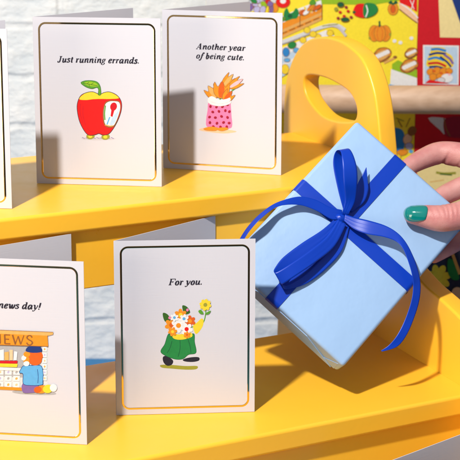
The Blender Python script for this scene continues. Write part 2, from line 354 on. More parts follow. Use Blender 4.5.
# ------------------------------------------------------------------ greeting cards
H_CARD, TH = .14, .0005
GRP = 'greeting cards on the yellow stand'
class Card:
    def __init__(s, z, p_fold, p_free, label, back_px=None, back_az=None, wid=None):
        s.z = z; a = V((*p_fold, z)); b = V((*p_free, z)); print('WID', round((b-a).length, 4)); s.ex = (b-a).normalized(); s.W = wid or (b-a).length
        if wid and wid < 0: s.W = -wid
        s.O = a; s.n = V((s.ex.y, -s.ex.x, 0))
        s.root = thing('greeting_card', label, 'card', a, GRP)
        bm = bmesh.new(); box_axes(bm, a+V((0, 0, .0003)), s.ex*s.W, -s.n*TH, V((0, 0, H_CARD))); obj('front_panel', bm, M['card'], s.root)
        if back_az is None:
            best = None
            for k in range(0, 700):
                az = math.radians(-20+k*.1); q = a+V((math.cos(az), math.sin(az), 0))*s.W+V((0, 0, H_CARD)); e = abs(proj(q)[0]-back_px)
                if best is None or e < best[0]: best = (e, az, proj(q))
            back_az = best[1]; print('CARD back', label[:20], round(math.degrees(back_az), 1), [round(v, 1) for v in best[2]])
        else: back_az = math.radians(back_az)
        e2 = V((math.cos(back_az), math.sin(back_az), 0)); n2 = V((e2.y, -e2.x, 0))
        bm = bmesh.new(); box_axes(bm, a-s.n*TH*1.05+V((0, 0, .0003)), e2*s.W, -n2*TH, V((0, 0, H_CARD))); obj('back_panel', bm, M['card'], s.root)
        # foil border: a rounded ring, a hair proud of the paper
        bm = bmesh.new(); i0, w, r = .0042, .0016, .0062
        def ring(ins, rad):
            P = []
            for cx, cy, a0 in ((s.W-ins-rad, H_CARD-ins-rad, 0), (ins+rad, H_CARD-ins-rad, 90), (ins+rad, ins+rad, 180), (s.W-ins-rad, ins+rad, 270)):
                for k in range(9):
                    th = math.radians(a0+k*90/8); P.append((cx+rad*math.cos(th), cy+rad*math.sin(th)))
            return P
        R0 = [bm.verts.new(s.at(u, v, 0)) for u, v in ring(i0, r)]; R1 = [bm.verts.new(s.at(u, v, 2.2)) for u, v in ring(i0+.00025, r-.00025)]
        R2 = [bm.verts.new(s.at(u, v, 2.2)) for u, v in ring(i0+w-.00025, r-w+.00025)]; R3 = [bm.verts.new(s.at(u, v, 0)) for u, v in ring(i0+w, r-w)]
        for A, B in ((R0, R1), (R1, R2), (R2, R3)):
            for k in range(len(A)): bm.faces.new((A[k], A[(k+1) % len(A)], B[(k+1) % len(A)], B[k]))
        for f in bm.faces:
            f.normal_update()
            if f.normal.dot(s.n) < 0: f.normal_flip()
        obj('foil_border', bm, M['gold'], s.root)
    def at(s, u, v, layer=0): return s.O+s.ex*u+V((0, 0, v+.0003))+s.n*(layer*.00003+.00001)
    def px(s, x, y, layer=0):
        p = on_plane(x, y, s.O, s.n); return p+s.n*(layer*.000006+.00003)
    def uv(s, x, y): p = on_plane(x, y, s.O, s.n)-s.O; return p.dot(s.ex), p.z-.0003
    def text(s, lines):
        bm = bmesh.new()
        for txt, xa, ya, xb, yb, cap in lines:          # baseline from (xa,ya) to (xb,yb) in the photograph, cap height in metres
            ua, va = s.uv(xa, ya); ub, vb = s.uv(xb, yb)
            lettering(bm, txt, lambda u, v, L, v0=(va+vb)/2: s.at(u, v0+v, 1+L), ua, cap/.68, width=ub-ua)
        for f in bm.faces:
            f.normal_update()
            if f.normal.dot(s.n) < 0: f.normal_flip()
        obj('lettering', bm, M['ink'], s.root)

def oz(x, y, z): q = on_z(x, y, z); return (q.x, q.y)
fr = V((*oz(12, 209, Z1), 0)); nw = V((*oz(87, 445, Z2), 0)); nd = V((.849, -.528, 0)).normalized()*.108
c_left = Card(Z1, (fr.x-.093, fr.y+.0545), (fr.x, fr.y), 'mostly cut off greeting card at the left end of the upper shelf', back_px=5)
c_just = Card(Z1, oz(37, 183.5, Z1), oz(161.7, 187, Z1), 'white card with a red apple reading Just running errands', back_px=133)
c_cute = Card(Z1, oz(163.4, 168.2, Z1), oz(281, 175.5, Z1), 'white card with a pink spotted vase reading Another year of being cute', back_px=250)
c_you = Card(Z2, oz(116.5, 415.5, Z2), oz(254.5, 412, Z2), 'white card with a green pot of blossoms reading For you', back_px=215.5)
c_news = Card(Z2, (nw.x-nd.x, nw.y-nd.y), (nw.x, nw.y), 'white card with an orange kiosk, its greeting ending in news day', back_px=71)
c_low = Card(Z3, (.494, .775), (.594, .733), 'greeting card on the lowest step, only the top of its back panel showing', back_az=13)

c_just.text([('Just running errands.', 57, 62, 139.6, 63.6, .0050)])
c_cute.text([('Another year', 196, 48.6, 245.2, 51.2, .0050), ('of being cute.', 195.8, 58, 244.6, 60.6, .0050)])
c_you.text([('For you.', 168.2, 285, 202.5, 284.6, .0050)])
c_news.text([('news day!', -2, 307.8, 41, 309.6, .0050)])

# printed pictures (plain stand-ins)
p = Pic(c_just.px)
p.poly([(81, 138.2), (90, 137.2), (104, 137.6), (116, 138.6), (112, 139.8), (96, 140.2), (84, 139.6)], 'shade')
for k in range(9): p.line([(82+k*3.6, 137.3+.5*(k % 2)), (85+k*3.6, 138.6)], .45, 'purple')
p.blob(90.5, 136.2, 4.3, 3.0, 'olive', -8); p.blob(90.3, 136.2, 2.0, 1.7, 'yellow_ink')
p.blob(105.6, 136.8, 4.3, 3.0, 'olive', -8); p.blob(105.4, 136.8, 2.0, 1.7, 'yellow_ink')
AP = [(99.5, 94.2), (93, 91.8), (86.5, 92.6), (80.5, 96), (77.3, 104), (77.6, 113), (80, 122.5), (84.5, 131), (89, 135.2), (95, 134.8), (99, 133.6), (103, 135), (108.5, 134), (113, 129), (118, 120), (121.3, 110), (121.2, 101.5), (117, 95.3), (110, 92), (104.5, 92.4)]
p.poly(AP, 'red', 5)
p.poly([(99.5, 94.4), (93, 92), (86.5, 92.8), (81.3, 96), (79.4, 99.3), (86, 100), (93, 99.2), (101, 98.9), (109, 99), (118.6, 98.3), (116.6, 95.5), (110, 92.2), (104.5, 92.6)], 'yellow_ink', 4)
for a_, b_, c_ in (((80.4, 104), (80.2, 113), (83, 123)), ((83.2, 106), (83, 115), (85.6, 125)), ((87, 128), (91, 131.6), (96, 132)), ((100, 131), (106, 131.6), (111, 128))): p.line([a_, b_, c_], .7, 'crimson')
p.outline(AP, .55, 'ink')
p.poly([(105, 103), (109, 100.6), (114, 100.4), (119.5, 101.5), (120.8, 108), (118.6, 117), (114.5, 126), (109, 127.6), (104.5, 125), (102.8, 118), (103, 110)], 'brown', 5)
p.poly([(105.6, 104), (109.4, 101.5), (114, 101.2), (119, 102.3), (120.2, 108), (118, 116.5), (114, 125), (109, 126.4), (105.3, 124), (104, 118), (104, 110)], 'white', 5)
p.poly([(112, 118), (117, 112), (119.6, 107), (117.6, 116), (113.8, 124.5), (110, 125)], 'paleblue', 4)
p.blob(113.6, 106.6, 3.4, 4.2, 'crimson', 15); p.poly([(111.5, 109), (114.5, 110), (112.5, 117), (110.6, 116)], 'crimson')
p.line([(105, 124.8), (110, 126), (113, 125.6)], 1.0, 'tan'); p.line([(105.5, 105.5), (104.6, 113), (105, 120)], 1.2, 'leaf'); p.line([(109.8, 117), (107, 124.5)], 1.3, 'sky')
p.poly([(98.2, 94.6), (98.6, 90), (97, 87.4), (92, 88.6), (86, 86.8), (81, 83), (84, 81), (89, 80.5), (94.5, 81), (98.2, 82.8), (100.4, 87), (100.9, 94.4)], 'leaf', 5)
p.poly([(84, 82.8), (90, 81.4), (96, 83.2), (98, 86), (92, 86.4), (87, 85.2)], 'lime', 4)
p.outline([(98.2, 94.6), (98.6, 90), (97, 87.4), (92, 88.6), (86, 86.8), (81, 83), (84, 81), (89, 80.5), (94.5, 81), (98.2, 82.8), (100.4, 87), (100.9, 94.4)], .45, 'leafdark')
p.line([(83.5, 83), (90, 84.4), (97.5, 85.6)], .5, 'leafdark')
for a, b in (((87, 83.9), (89, 82)), ((91, 84.6), (93.6, 82.6)), ((89, 84.3), (89.6, 86.4))): p.line([a, b], .4, 'leafdark')
p.done('printed_picture', c_just.root, c_just.n)

def flower(p, cx, cy, r, m, core, n=6, a0=0):
    for k in range(n):
        th = a0+2*math.pi*k/n; p.blob(cx+r*.62*math.cos(th), cy+r*.62*math.sin(th), r*.46, r*.34, m, math.degrees(th), 10)
    p.blob(cx, cy, r*.36, r*.36, core, 0, 10)
p = Pic(c_cute.px)
p.poly([(199, 129.6), (206, 127.6), (222, 129), (234, 130.6), (236, 132), (224, 133.4), (206, 131.6)], 'peach', 4)
VASE = [(208.5, 102.5), (214, 104.2), (221, 104.6), (229.5, 101), (231, 108), (231.6, 117), (232.3, 124), (230.6, 128.2), (222, 128.8), (212, 128.2), (206.5, 126), (206.2, 119), (207.6, 110)]
p.poly(VASE, 'pink', 4)
for k, (x, y) in enumerate(((210.5, 106.5), (216.5, 107), (222.5, 106.8), (227.5, 104.8), (212.8, 112), (219, 111.4), (225.4, 110.6), (229.4, 111.6), (209.6, 117), (215.4, 117.6), (221.6, 116.4), (227.6, 117.4), (210, 122.6), (217, 123.2), (223.6, 122.4), (229.2, 123), (213.4, 126.6), (220.6, 127), (226.8, 126.8))):
    p.blob(x, y, 1.35, 1.6, 'darkred', 30*k, 9); p.blob(x-.5, y-.5, .5, .5, 'crimson', 0, 7)
p.poly([(209, 98), (214, 101.5), (222, 103.4), (230, 99.5), (230.4, 103.4), (222, 106), (213, 105.2), (208, 102)], 'white', 4)
def tulip(cx, cy, w, h, ang, m, m2):
    a = math.radians(ang); T = lambda x, y: (cx+x*math.cos(a)-y*math.sin(a), cy+x*math.sin(a)+y*math.cos(a))
    p.poly([T(x*w, y*h) for x, y in ((-.5, -.5), (-.25, -.2), (0, -.6), (.25, -.2), (.5, -.5), (.52, .1), (.3, .45), (0, .55), (-.3, .45), (-.52, .1))], m, 3)
    p.poly([T(x*w, y*h) for x, y in ((0, -.58), (.2, -.1), (.14, .4), (0, .5), (-.14, .4), (-.2, -.1))], m2, 3)
    p.outline([T(x*w, y*h) for x, y in ((-.5, -.5), (-.25, -.2), (0, -.6), (.25, -.2), (.5, -.5), (.52, .1), (.3, .45), (0, .55), (-.3, .45), (-.52, .1))], .4, 'brown', 3)
for pts in ([(219, 102), (222, 94), (228, 86)], [(222, 102), (228, 94), (236, 88)], [(216, 102), (214, 96), (213, 92)], [(220, 102), (221, 96), (222, 92)]): p.line(pts, 1, 'leaf')
tulip(228, 80.5, 9, 14, 40, 'orange', 'tan'); tulip(236, 83.5, 8.5, 14, 58, 'orange', 'softpink')
tulip(212.5, 92, 12, 13, -35, 'orange', 'tan'); tulip(221.5, 90, 15, 15, 5, 'orange', 'rust'); tulip(228, 96, 10, 11, 40, 'orange', 'rust')
p.poly([(208, 99), (212, 96), (219, 99.5), (226, 99), (230, 97.6), (230, 101), (222, 103.6), (212, 102)], 'white', 3)
p.poly([(203.5, 128.6), (210, 126.6), (218, 127.6), (216, 130.4), (207, 130.2)], 'orange', 4); p.poly([(216, 128.6), (224, 127.2), (228.6, 128.6), (222, 130.8)], 'orange', 4)
p.done('printed_picture', c_cute.root, c_cute.n)

p = Pic(c_you.px)
p.poly([(160.5, 365), (170, 364.8), (185, 366), (197, 366), (196, 369.2), (185, 369.6), (172, 368.6), (162, 367.6)], 'olive', 4)
p.poly([(163, 357), (167, 356), (173, 360.5), (171.6, 364.8), (167, 365.6), (163.4, 362)], 'ink', 4); p.poly([(183, 359.5), (190, 357.4), (198.5, 357.2), (199, 360.4), (193, 361.9), (185, 361.4)], 'ink', 4)
p.line([(186, 328), (196, 326), (203.5, 322), (206, 310), (204.5, 303)], 1, 'leaf'); 
p.poly([(193, 326), (197, 322.5), (201.6, 318.4), (203.6, 321), (202, 327.6), (196, 334)], 'yellow_ink', 4)
POT = [(168.5, 334), (174, 337.5), (184, 337.5), (193.6, 333.6), (194.6, 342), (196, 352.6), (188.5, 354.6), (182.5, 359), (173, 358.6), (161, 352.4), (164.8, 344)]
p.poly(POT, 'green', 4); p.outline(POT, .4, 'deepgreen')
for a, b, c in (((172, 341), (170, 348), (167, 353)), ((180, 340), (180, 349), (178, 357)), ((188, 339), (190, 346), (191, 353))): p.line([a, b, c], .6, 'deepgreen')
p.poly([(172, 333), (179, 334.4), (190, 332.2), (192, 336.6), (182, 339.6), (173.6, 338.4)], 'yellow_ink', 4)
for x, y, a in ((166.5, 316.5, -105), (186, 309, -70)): p.poly([(x-3.6, y-3.6), (x+1, y-2.2), (x+4.2, y+3.4), (x-.6, y+5.4), (x-3, y+2)], 'leafdark', 3)
for x, y, r, m, co in ((171.4, 325, 6.4, 'orange', 'rust'), (180.6, 315, 6, 'orange', 'yellow_ink'), (190, 321, 5.4, 'rust', 'orange'), (178.5, 325.4, 7, 'white', 'orange'), (186.6, 329, 6, 'white', 'red'), (184, 318.6, 4.4, 'white', 'sky'), (172.6, 331.5, 4.4, 'orange', 'yellow_ink'), (187, 334.6, 3.4, 'orange', 'rust'), (174.4, 317.4, 4, 'white', 'sky')): flower(p, x, y, r, m, co, 6, x)
for x, y in ((169.6, 317.6), (187.4, 309.8)): p.blob(x, y, 1.3, 1.5, 'pink')
p.poly([(198.2, 311), (201, 309.6), (203.6, 313.6), (200.6, 313.8)], 'leaf', 3); p.poly([(205, 314), (208, 311.4), (210.8, 310.6), (208.6, 314)], 'leaf', 3)
flower(p, 205.3, 304.6, 5.6, 'yellow_ink', 'olive', 8, .2)
p.done('printed_picture', c_you.root, c_you.n)

p = Pic(c_news.px)
p.poly([(12, 391.6), (24, 389.6), (52, 392), (55, 394.6), (40, 395), (20, 394)], 'grey', 4)
p.poly([(-46, 341), (48, 344), (48, 388), (-46, 384)], 'lightgrey')
p.poly([(-46, 343), (28, 345.5), (30, 362), (30, 378), (-46, 374)], 'grey')
for r in range(3):
    for k in range(9):
        x = -44+k*8.2; y = 368.6+r*6.2+k*.12
        if x > 20: continue
        p.poly([(x, y), (x+6.6, y+.2), (x+6.4, y+5.4), (x-.1, y+5.2)], 'white'); p.blob(x+3.2, y+2.8, 1.5, 1.2, ('tan', 'peach', 'lilac', 'grey')[(k+r) % 4], 20*k, 8)
for r in range(6):
    p.poly([(42.6, 346.4+r*5.8), (47, 346.6+r*5.8), (47, 351.4+r*5.8), (42.6, 351.2+r*5.8)], 'white'); p.blob(44.8, 349+r*5.8, 1, 1.2, ('tan', 'lilac', 'peach')[r % 3], 0, 7)
# a plain counter display: a basket of loaves with a red and yellow cloth
p.poly([(0, 360), (0, 350), (4, 349), (4, 360)], 'white'); p.poly([(4.6, 360), (4.6, 352), (9, 351.4), (9, 360)], 'tan'); p.poly([(9.6, 360), (9.6, 349.6), (13, 349.6), (13, 360)], 'peach'); p.poly([(13.6, 360), (14.4, 351), (17.6, 351.6), (16.8, 360)], 'white')
p.poly([(-1.5, 360.6), (17.8, 360.6), (17.2, 363.4), (-1, 363)], 'crimson'); p.poly([(-1.5, 363.2), (18, 363.6), (17, 367), (-1, 366.6)], 'yellow_ink')
p.poly([(-8, 366.6), (24, 368), (24, 371), (-8, 369.4)], 'white')
p.poly([(-46, 384), (23, 387.4), (23, 390.4), (-46, 387)], 'orange')
# tall blue sack of fruit beside the counter
p.poly([(23, 392), (23, 383), (37, 384), (37.6, 391), (31, 392.6)], 'purple', 3)
SK = [(21.5, 368), (24, 365.6), (32, 365.2), (41, 365.6), (43.2, 372), (43, 381), (42, 384.6), (32, 385.2), (23.6, 383.6), (23.2, 374), (19.6, 372.4)]
p.poly(SK, 'sky', 4); p.outline(SK, .5, 'navy'); p.line([(37.6, 369), (38.4, 376), (38, 383)], .5, 'navy')
for x, y, r, m in ((27.6, 359.6, 4.6, 'orange'), (35.6, 360, 6.4, 'rust'), (38.6, 355, 5, 'rust'), (32, 354.6, 4.6, 'rust'), (24, 357.6, 2.8, 'white'), (26.6, 363.4, 3, 'white'), (36, 351, 3.4, 'rust'), (27, 354, 3.4, 'orange')): p.blob(x, y, r, r*.82, m, 20*x)
p.poly([(26, 351), (28, 346.6), (34, 344.8), (40.6, 346.6), (42, 351.4), (34, 352.6)], 'navy', 3)
for x, y, rx, ry, m in ((42, 389, 6, 4, 'orange'), (48, 388.6, 5, 4.2, 'yellow_ink'), (53.6, 387.6, 3.6, 3.8, 'white'), (38, 389.4, 4, 3.2, 'rust')): p.blob(x, y, rx, ry, m, -12)
p.poly([(-46, 331.4), (47.6, 334.6), (48.4, 346), (-46, 343)], 'orange')
p.poly([(-46, 328), (53.4, 332), (53.2, 334.2), (48.6, 335.4), (-46, 331.6)], 'tan'); p.line([(-46, 328), (53.4, 332)], .5, 'brown'); p.line([(-46, 343.2), (48.4, 346.2)], .6, 'brown')
un, vn = c_news.uv(-7.5, 342.8)
bmL = p.bm; mi = p.mi('brown'); ub, _ = c_news.uv(34.5, 344.2)
lettering(bmL, 'NEWS', lambda u, v, L: c_news.at(u, vn+v, 20+L), un, .0105, width=ub-un, slant=0, T=.11, t=.07, mi=mi)
p.done('printed_picture', c_news.root, c_news.n)

# ------------------------------------------------------------------ gift box
K = .987
ga = V((.7869, .1334, .6025)).normalized(); gb = V((-.5701, .5308, .6271)).normalized(); gn = V((-.236, -.837, .494)).normalized()
ga = (ga-gn*ga.dot(gn)).normalized(); gb = -ga.cross(gn) if (-ga.cross(gn)).dot(gb) > 0 else ga.cross(gn)
GW, GH, GC = .165*K+.003, .122*K+.003, .0265*K; G0 = EYE+V((.5023, .855, -.383))*K-ga*.0015-gb*.0015
def gp(x, y, h=0): return on_plane(x, y, G0+gn*h, gn)        # photograph point on the gift's face, h metres above it
def gl(a, b, h=0): return G0+ga*a+gb*b+gn*h
gift = thing('gift_box', 'pale blue wrapped gift box tied with a blue satin bow', 'gift box', gl(GW/2, GH/2, -GC))
def gift_body():
    bm = bmesh.new(); box_axes(bm, gl(0, 0, -GC), ga*GW, gb*GH, gn*GC)
    bmesh.ops.bevel(bm, geom=list(bm.edges), offset=.0030, segments=4, affect='EDGES', profile=.5)
    bmesh.ops.recalc_face_normals(bm, faces=bm.faces); return bm
obj('wrapped_box', gift_body(), M['gift'], gift, smooth=True)
# paper flap folds on the short side facing down left: a slightly raised triangular end fold
bm = bmesh.new()
e = .0007
for pts, e in (([(.006, -GC+.0012), (GH-.006, -GC+.0012), (GH*.72, -.0062), (GH*.30, -.0058)], .0011), ([(.0035, -GC+.003), (.019, -GC+.002), (.0045, -.0045)], .0006), ([(GH-.0035, -GC+.003), (GH-.0045, -.0045), (GH-.019, -GC+.002)], .0006)):
    vs = [bm.verts.new(gl(-e*(1 if h < -.01 else .5), b_, h)) for b_, h in pts]; ws = [bm.verts.new(gl(.0004, b_, h)) for b_, h in pts]; bm.faces.new(vs); bm.faces.new(ws[::-1]); n = len(vs)
    for k in range(n): bm.faces.new((vs[k], vs[(k+1) % n], ws[(k+1) % n], ws[k]))
bmesh.ops.recalc_face_normals(bm, faces=bm.faces)
obj('paper_fold', bm, M['gift'], gift)
def wrap_band(axis, c0, w):
    """ribbon wrapped right round the box, following the rounded corners"""
    r = .0033; o = .0006; path = []
    Lx = GW if axis == 'a' else GH
    for cx, ch, a0 in ((Lx-r, -r, 90), (r, -r, 180), (r, -GC+r, 270), (Lx-r, -GC+r, 0)):
        seq = [a0-90*0]
    def arc(cx, ch, s, e_): return [(cx+(r+o)*math.cos(math.radians(s+(e_-s)*k/6)), ch+(r+o)*math.sin(math.radians(s+(e_-s)*k/6))) for k in range(7)]
    path = arc(Lx-r, -r, 0, 90)+arc(r, -r, 90, 180)+arc(r, -GC+r, 180, 270)+arc(Lx-r, -GC+r, 270, 360)
    bm = bmesh.new(); rows = []
    for s, h in path:
        row = []
        for k in range(5):
            t = c0-w/2+w*k/4; hh = (h+.00012*(1-abs(k-2)/2))
            row.append(bm.verts.new(gl(s, t, hh) if axis == 'a' else gl(t, s, hh)))
        rows.append(row)
    n = len(rows)
    for i in range(n):
        for k in range(4): bm.faces.new((rows[i][k], rows[i][k+1], rows[(i+1) % n][k+1], rows[(i+1) % n][k]))
    bmesh.ops.recalc_face_normals(bm, faces=bm.faces)
    return bm
def gcoord(x, y): q = gp(x, y)-G0; return q.dot(ga), q.dot(gb)
knot = gcoord(344, 213); print('KNOT', knot, GW, GH, [gcoord(*q) for q in ((403, 165), (282, 295), (300, 190), (408, 290))])
b1 = gcoord(403, 167)[1]; b2 = gcoord(281, 292)[1]; a1 = gcoord(301, 192)[0]; a2 = gcoord(407, 288)[0]
RW = .0125
obj('ribbon_band', wrap_band('a', (b1+b2+knot[1])/3, RW), M['ribbon'], gift, smooth=True)
obj('ribbon_band', wrap_band('b', (a1+a2+knot[0])/3, RW), M['ribbon'], gift, smooth=True)
bow = obj('bow', (lambda bm: (bmesh.ops.create_uvsphere(bm, u_segments=24, v_segments=16, radius=1), bm)[1])(bmesh.new()), M['ribbon'], gift, smooth=True)
for v in bow.data.vertices:                         # the knot: a squeezed, pleated bead
    x, y, z = v.co; rr = 1+.13*math.sin(11*(x*.8+y*.5)+2*z)
    v.co = (gp(343.8, 213.5, .004)+RT*x*.0064*rr+UP*y*.0058*rr+gn*z*.0066)-gift.location
def strip(name, st, n=8, thick=.00014, m='ribbon', curl=0.0):
    """ruled ribbon between two edge curves; st = (x1,y1,h1, x2,y2,h2) photograph points with height above the gift's face"""
    q = cr(st, n); bm = bmesh.new(); rows = []; seed = len(st)*.7
    for i, s in enumerate(q):
        A = gp(s[0], s[1], s[2]); B = gp(s[3], s[4], s[5]); row = []
        for k in range(9):
            t = k/8; e = max(0, 1-min(i, (len(q)-1-i) if 'loop' in name else 99)/(len(q)*.28))
            row.append(bm.verts.new(A.lerp(B, t)+gn*(curl*.1*(1-(2*t-1)**2)+  .00045*e*math.sin(k*2.6+.12*i+seed))))
        rows.append(row)
    for a, b in zip(rows, rows[1:]):
        for k in range(8): bm.faces.new((a[k], a[k+1], b[k+1], b[k]))
    bmesh.ops.recalc_face_normals(bm, faces=bm.faces)
    o = obj(name, bm, M[m], bow, smooth=True)
    s = o.modifiers.new('thick', 'SOLIDIFY'); s.thickness = thick; s.offset = 0
    return o
strip('bow_loop', [(343, 209, .003, 350, 209, .003), (338, 190, .006, 349, 188, .005), (333.5, 168, .010, 345, 165, .009), (333.6, 157, .013, 345, 154.5, .012), (336.6, 150.6, .017, 346, 149, .016), (340.6, 151.5, .021, 350, 149.5, .020),
                   (342, 159, .024, 354, 157, .023), (343, 171, .024, 357, 169, .023), (344, 185, .020, 357.4, 184, .019), (345, 199, .012, 355.5, 200, .011), (342.5, 211, .007, 349.5, 212, .007), (341.5, 215, .004, 348, 215.5, .004)], curl=.0006)
strip('bow_loop', [(338, 216, .003, 344, 221, .003), (322, 230, .005, 331, 239, .005), (302, 243, .007, 312, 254, .007), (283.5, 257, .009, 292, 268, .008), (275.5, 267, .011, 282, 280, .009), (273.8, 271.5, .013, 281, 284.5, .011),
                   (277, 272, .015, 284.5, 283.2, .013), (291, 263.5, .016, 297, 275, .015), (310, 250.5, .014, 316, 262, .013), (327, 236, .010, 335, 246, .009), (338, 219, .006, 346, 224, .006)], curl=.0004)
strip('ribbon_tail', [(343, 220, .002, 350, 224, .002), (334, 243, .003, 342, 250, .003), (320, 260, .004, 327, 268, .003), (306, 274, .004, 310, 281.5, .003), (295, 281.5, .005, 297, 287.2, .004), (287, 285.6, .007, 286, 289.2, .006), (281.5, 284, .010, 283, 287.5, .009)])
strip('ribbon_tail', [(345, 214, .005, 344, 221, .005), (356, 217.5, .007, 354, 229, .007), (369, 220.5, .010, 367, 234, .010), (385, 225.5, .012, 384, 237, .012), (397, 232.5, .013, 396, 241.5, .013), (406, 242.5, .013, 403, 249, .014),
                      (413.5, 257, .012, 408, 261, .014), (418.6, 272, .010, 412, 275, .013), (420.6, 286, .008, 413.2, 287, .010), (419, 302, .006, 411, 302, .008), (413, 321, .004, 404.4, 321, .005), (405.5, 337, .002, 396.6, 336, .003), (396.5, 347, 0, 388.6, 345.4, 0), (382, 351.6, -.002, 381, 350.6, -.002)])
strip('ribbon_tail', [(342, 210, .003, 343, 219, .003), (330, 207, .0045, 332, 219.5, .0045), (315, 199.5, .006, 317, 211, .006), (300, 196.6, .008, 302, 205.5, .008), (285, 199.6, .010, 287, 204.8, .011), (272, 205, .011, 275, 208, .013), (257.5, 216, .012, 261, 218.6, .017), (246, 229, .009, 249.5, 231.2, .014), (237.5, 243, .006, 241, 245, .011), (232, 254, .003, 236, 255, .008)])
strip('ribbon_tail', [(346, 209, .002, 352, 212, .002), (353, 196, .004, 364, 202, .0035), (358, 183, .006, 368.4, 190, .005), (363, 173.5, .007, 367.6, 180, .006), (366.2, 167.2, .008, 366.6, 168, .008)])

# ------------------------------------------------------------------ person: hand holding the gift, forearm, sleeve and dress
back = -GC
def hp(x, y, h, r): return (gp(x, y, h), r)
CH = [
 # thumb over the face
 [hp(412.8, 215, .0088, .0076), hp(424, 216.2, .0102, .0094), hp(440, 218.4, .0128, .0111), hp(455, 216.4, .0148, .0114), hp(475, 213, .014, .0125), hp(505, 216, .008, .016), hp(540, 222, -.004, .019)],
 # index behind the upper right edge
 [hp(396, 176, back-.008, .0066), hp(410, 166, back-.010, .0078), hp(426, 157.5, back-.012, .0092), hp(441, 153, back-.012, .0102), hp(462, 155.5, back-.006, .0110), hp(490, 163, back+.004, .0105), hp(525, 178, back+.010, .0135), hp(560, 195, back+.014, .018)],
 # middle
 [hp(425, 206, back-.009, .0068), hp(438, 199, back-.010, .0080), hp(452, 191.5, back-.012, .0090), hp(475, 183, back-.008, .0092), hp(505, 185, back+.000, .0105), hp(560, 205, back+.010, .018)],
 # ring
 [hp(424, 233, back-.010, .0064), hp(440, 224, back-.012, .0078), hp(462, 213, back-.014, .0088), hp(490, 207, back-.008, .0098), hp(520, 209, back-.002, .012), hp(560, 220, back+.008, .018)],
 # little
 [hp(434, 257, back-.008, .0056), hp(447, 249, back-.010, .0066), hp(466, 238, back-.012, .0075), hp(492, 229, back-.008, .0085), hp(520, 230, back-.002, .011), hp(560, 234, back+.006, .016)],
 # palm and forearm
 [hp(540, 222, -.004, .019), hp(560, 210, back+.012, .021), hp(600, 222, back+.012, .024), hp(650, 240, back+.010, .023), hp(720, 265, back+.008, .027), hp(770, 285, back+.006, .029)],
]
def capsule_mesh():
    bm = bmesh.new()
    for ch in CH:
        q = cr([(*p_, r) for p_, r in ch], 7)
        pts = [V(s[:3]) for s in q]; rad = [s[3] for s in q]
        tube(bm, pts, rad, 20)
        for i in (0, len(q)-1):
            r_ = bmesh.ops.create_icosphere(bm, subdivisions=3, radius=rad[i]); bmesh.ops.translate(bm, verts=r_['verts'], vec=pts[i])
        for i in range(1, len(q)-1, 3):
            r_ = bmesh.ops.create_icosphere(bm, subdivisions=2, radius=rad[i]*.995); bmesh.ops.translate(bm, verts=r_['verts'], vec=pts[i])
    return bm
tmp = obj('person_rough', capsule_mesh(), M['skin'])
md = tmp.modifiers.new('r', 'REMESH'); md.mode = 'VOXEL'; md.voxel_size = .0012
md = tmp.modifiers.new('s', 'SMOOTH'); md.factor = .5; md.iterations = 10
dg = bpy.context.evaluated_depsgraph_get(); me = bpy.data.meshes.new_from_object(tmp.evaluated_get(dg))
bpy.data.objects.remove(tmp)
# creases and pads: gentle dents along joint lines
def dent(me, c, d, rad, half, depth, up):
    """a groove through c along direction d"""
    d = d.normalized(); ac = up.cross(d).normalized()
    for v in NEAR:
        w = v.co-c; s = w.dot(d); l = w.dot(ac)
        if abs(s) < half and w.length < half*1.6:
            k = math.exp(-(l/rad)**2)*(1-(s/half)**2)
            v.co -= v.normal*depth*k
NC = gp(450, 185, 0); NEAR = [v for v in me.vertices if (v.co-NC).length < .06]
for x, y, h, dx, dy, dep, rd, hf in ((443, 166, back-.004, 6, -9, .0016, .0014, .010), (446, 160, back, 5, -10, .0008, .0010, .010), (462, 160, back, 6, -10, .0007, .0011, .010),
                      (444, 209, .022, 2, 10, .0006, .0009, .009), (448, 211, .022, 1, 10, .0007, .0009, .010), (452.5, 210, .022, 1, 10, .0006, .0009, .010), (457, 210, .022, 0, 10, .0004, .0009, .010), (439.5, 212, .022, 3, 10, .0004, .0008, .008),
                      (434, 213, .022, 3, 9, .0003, .0008, .007)):
    c = gp(x, y, h); d = gp(x+dx, y+dy, h)-c; dent(me, c, d, rd, hf, dep, gn)
me.materials.clear(); me.materials.append(M['skin'])
for f in me.polygons: f.use_smooth = True
WR = gp(600, 222, 0)
hand = bpy.data.objects.new('person', me); C.objects.link(hand)
tag(hand, 'hand with a teal painted thumbnail holding the blue gift from the right', 'person')
bvh = BVHTree.FromPolygons([v.co.copy() for v in me.vertices], [tuple(p_.vertices) for p_ in me.polygons])
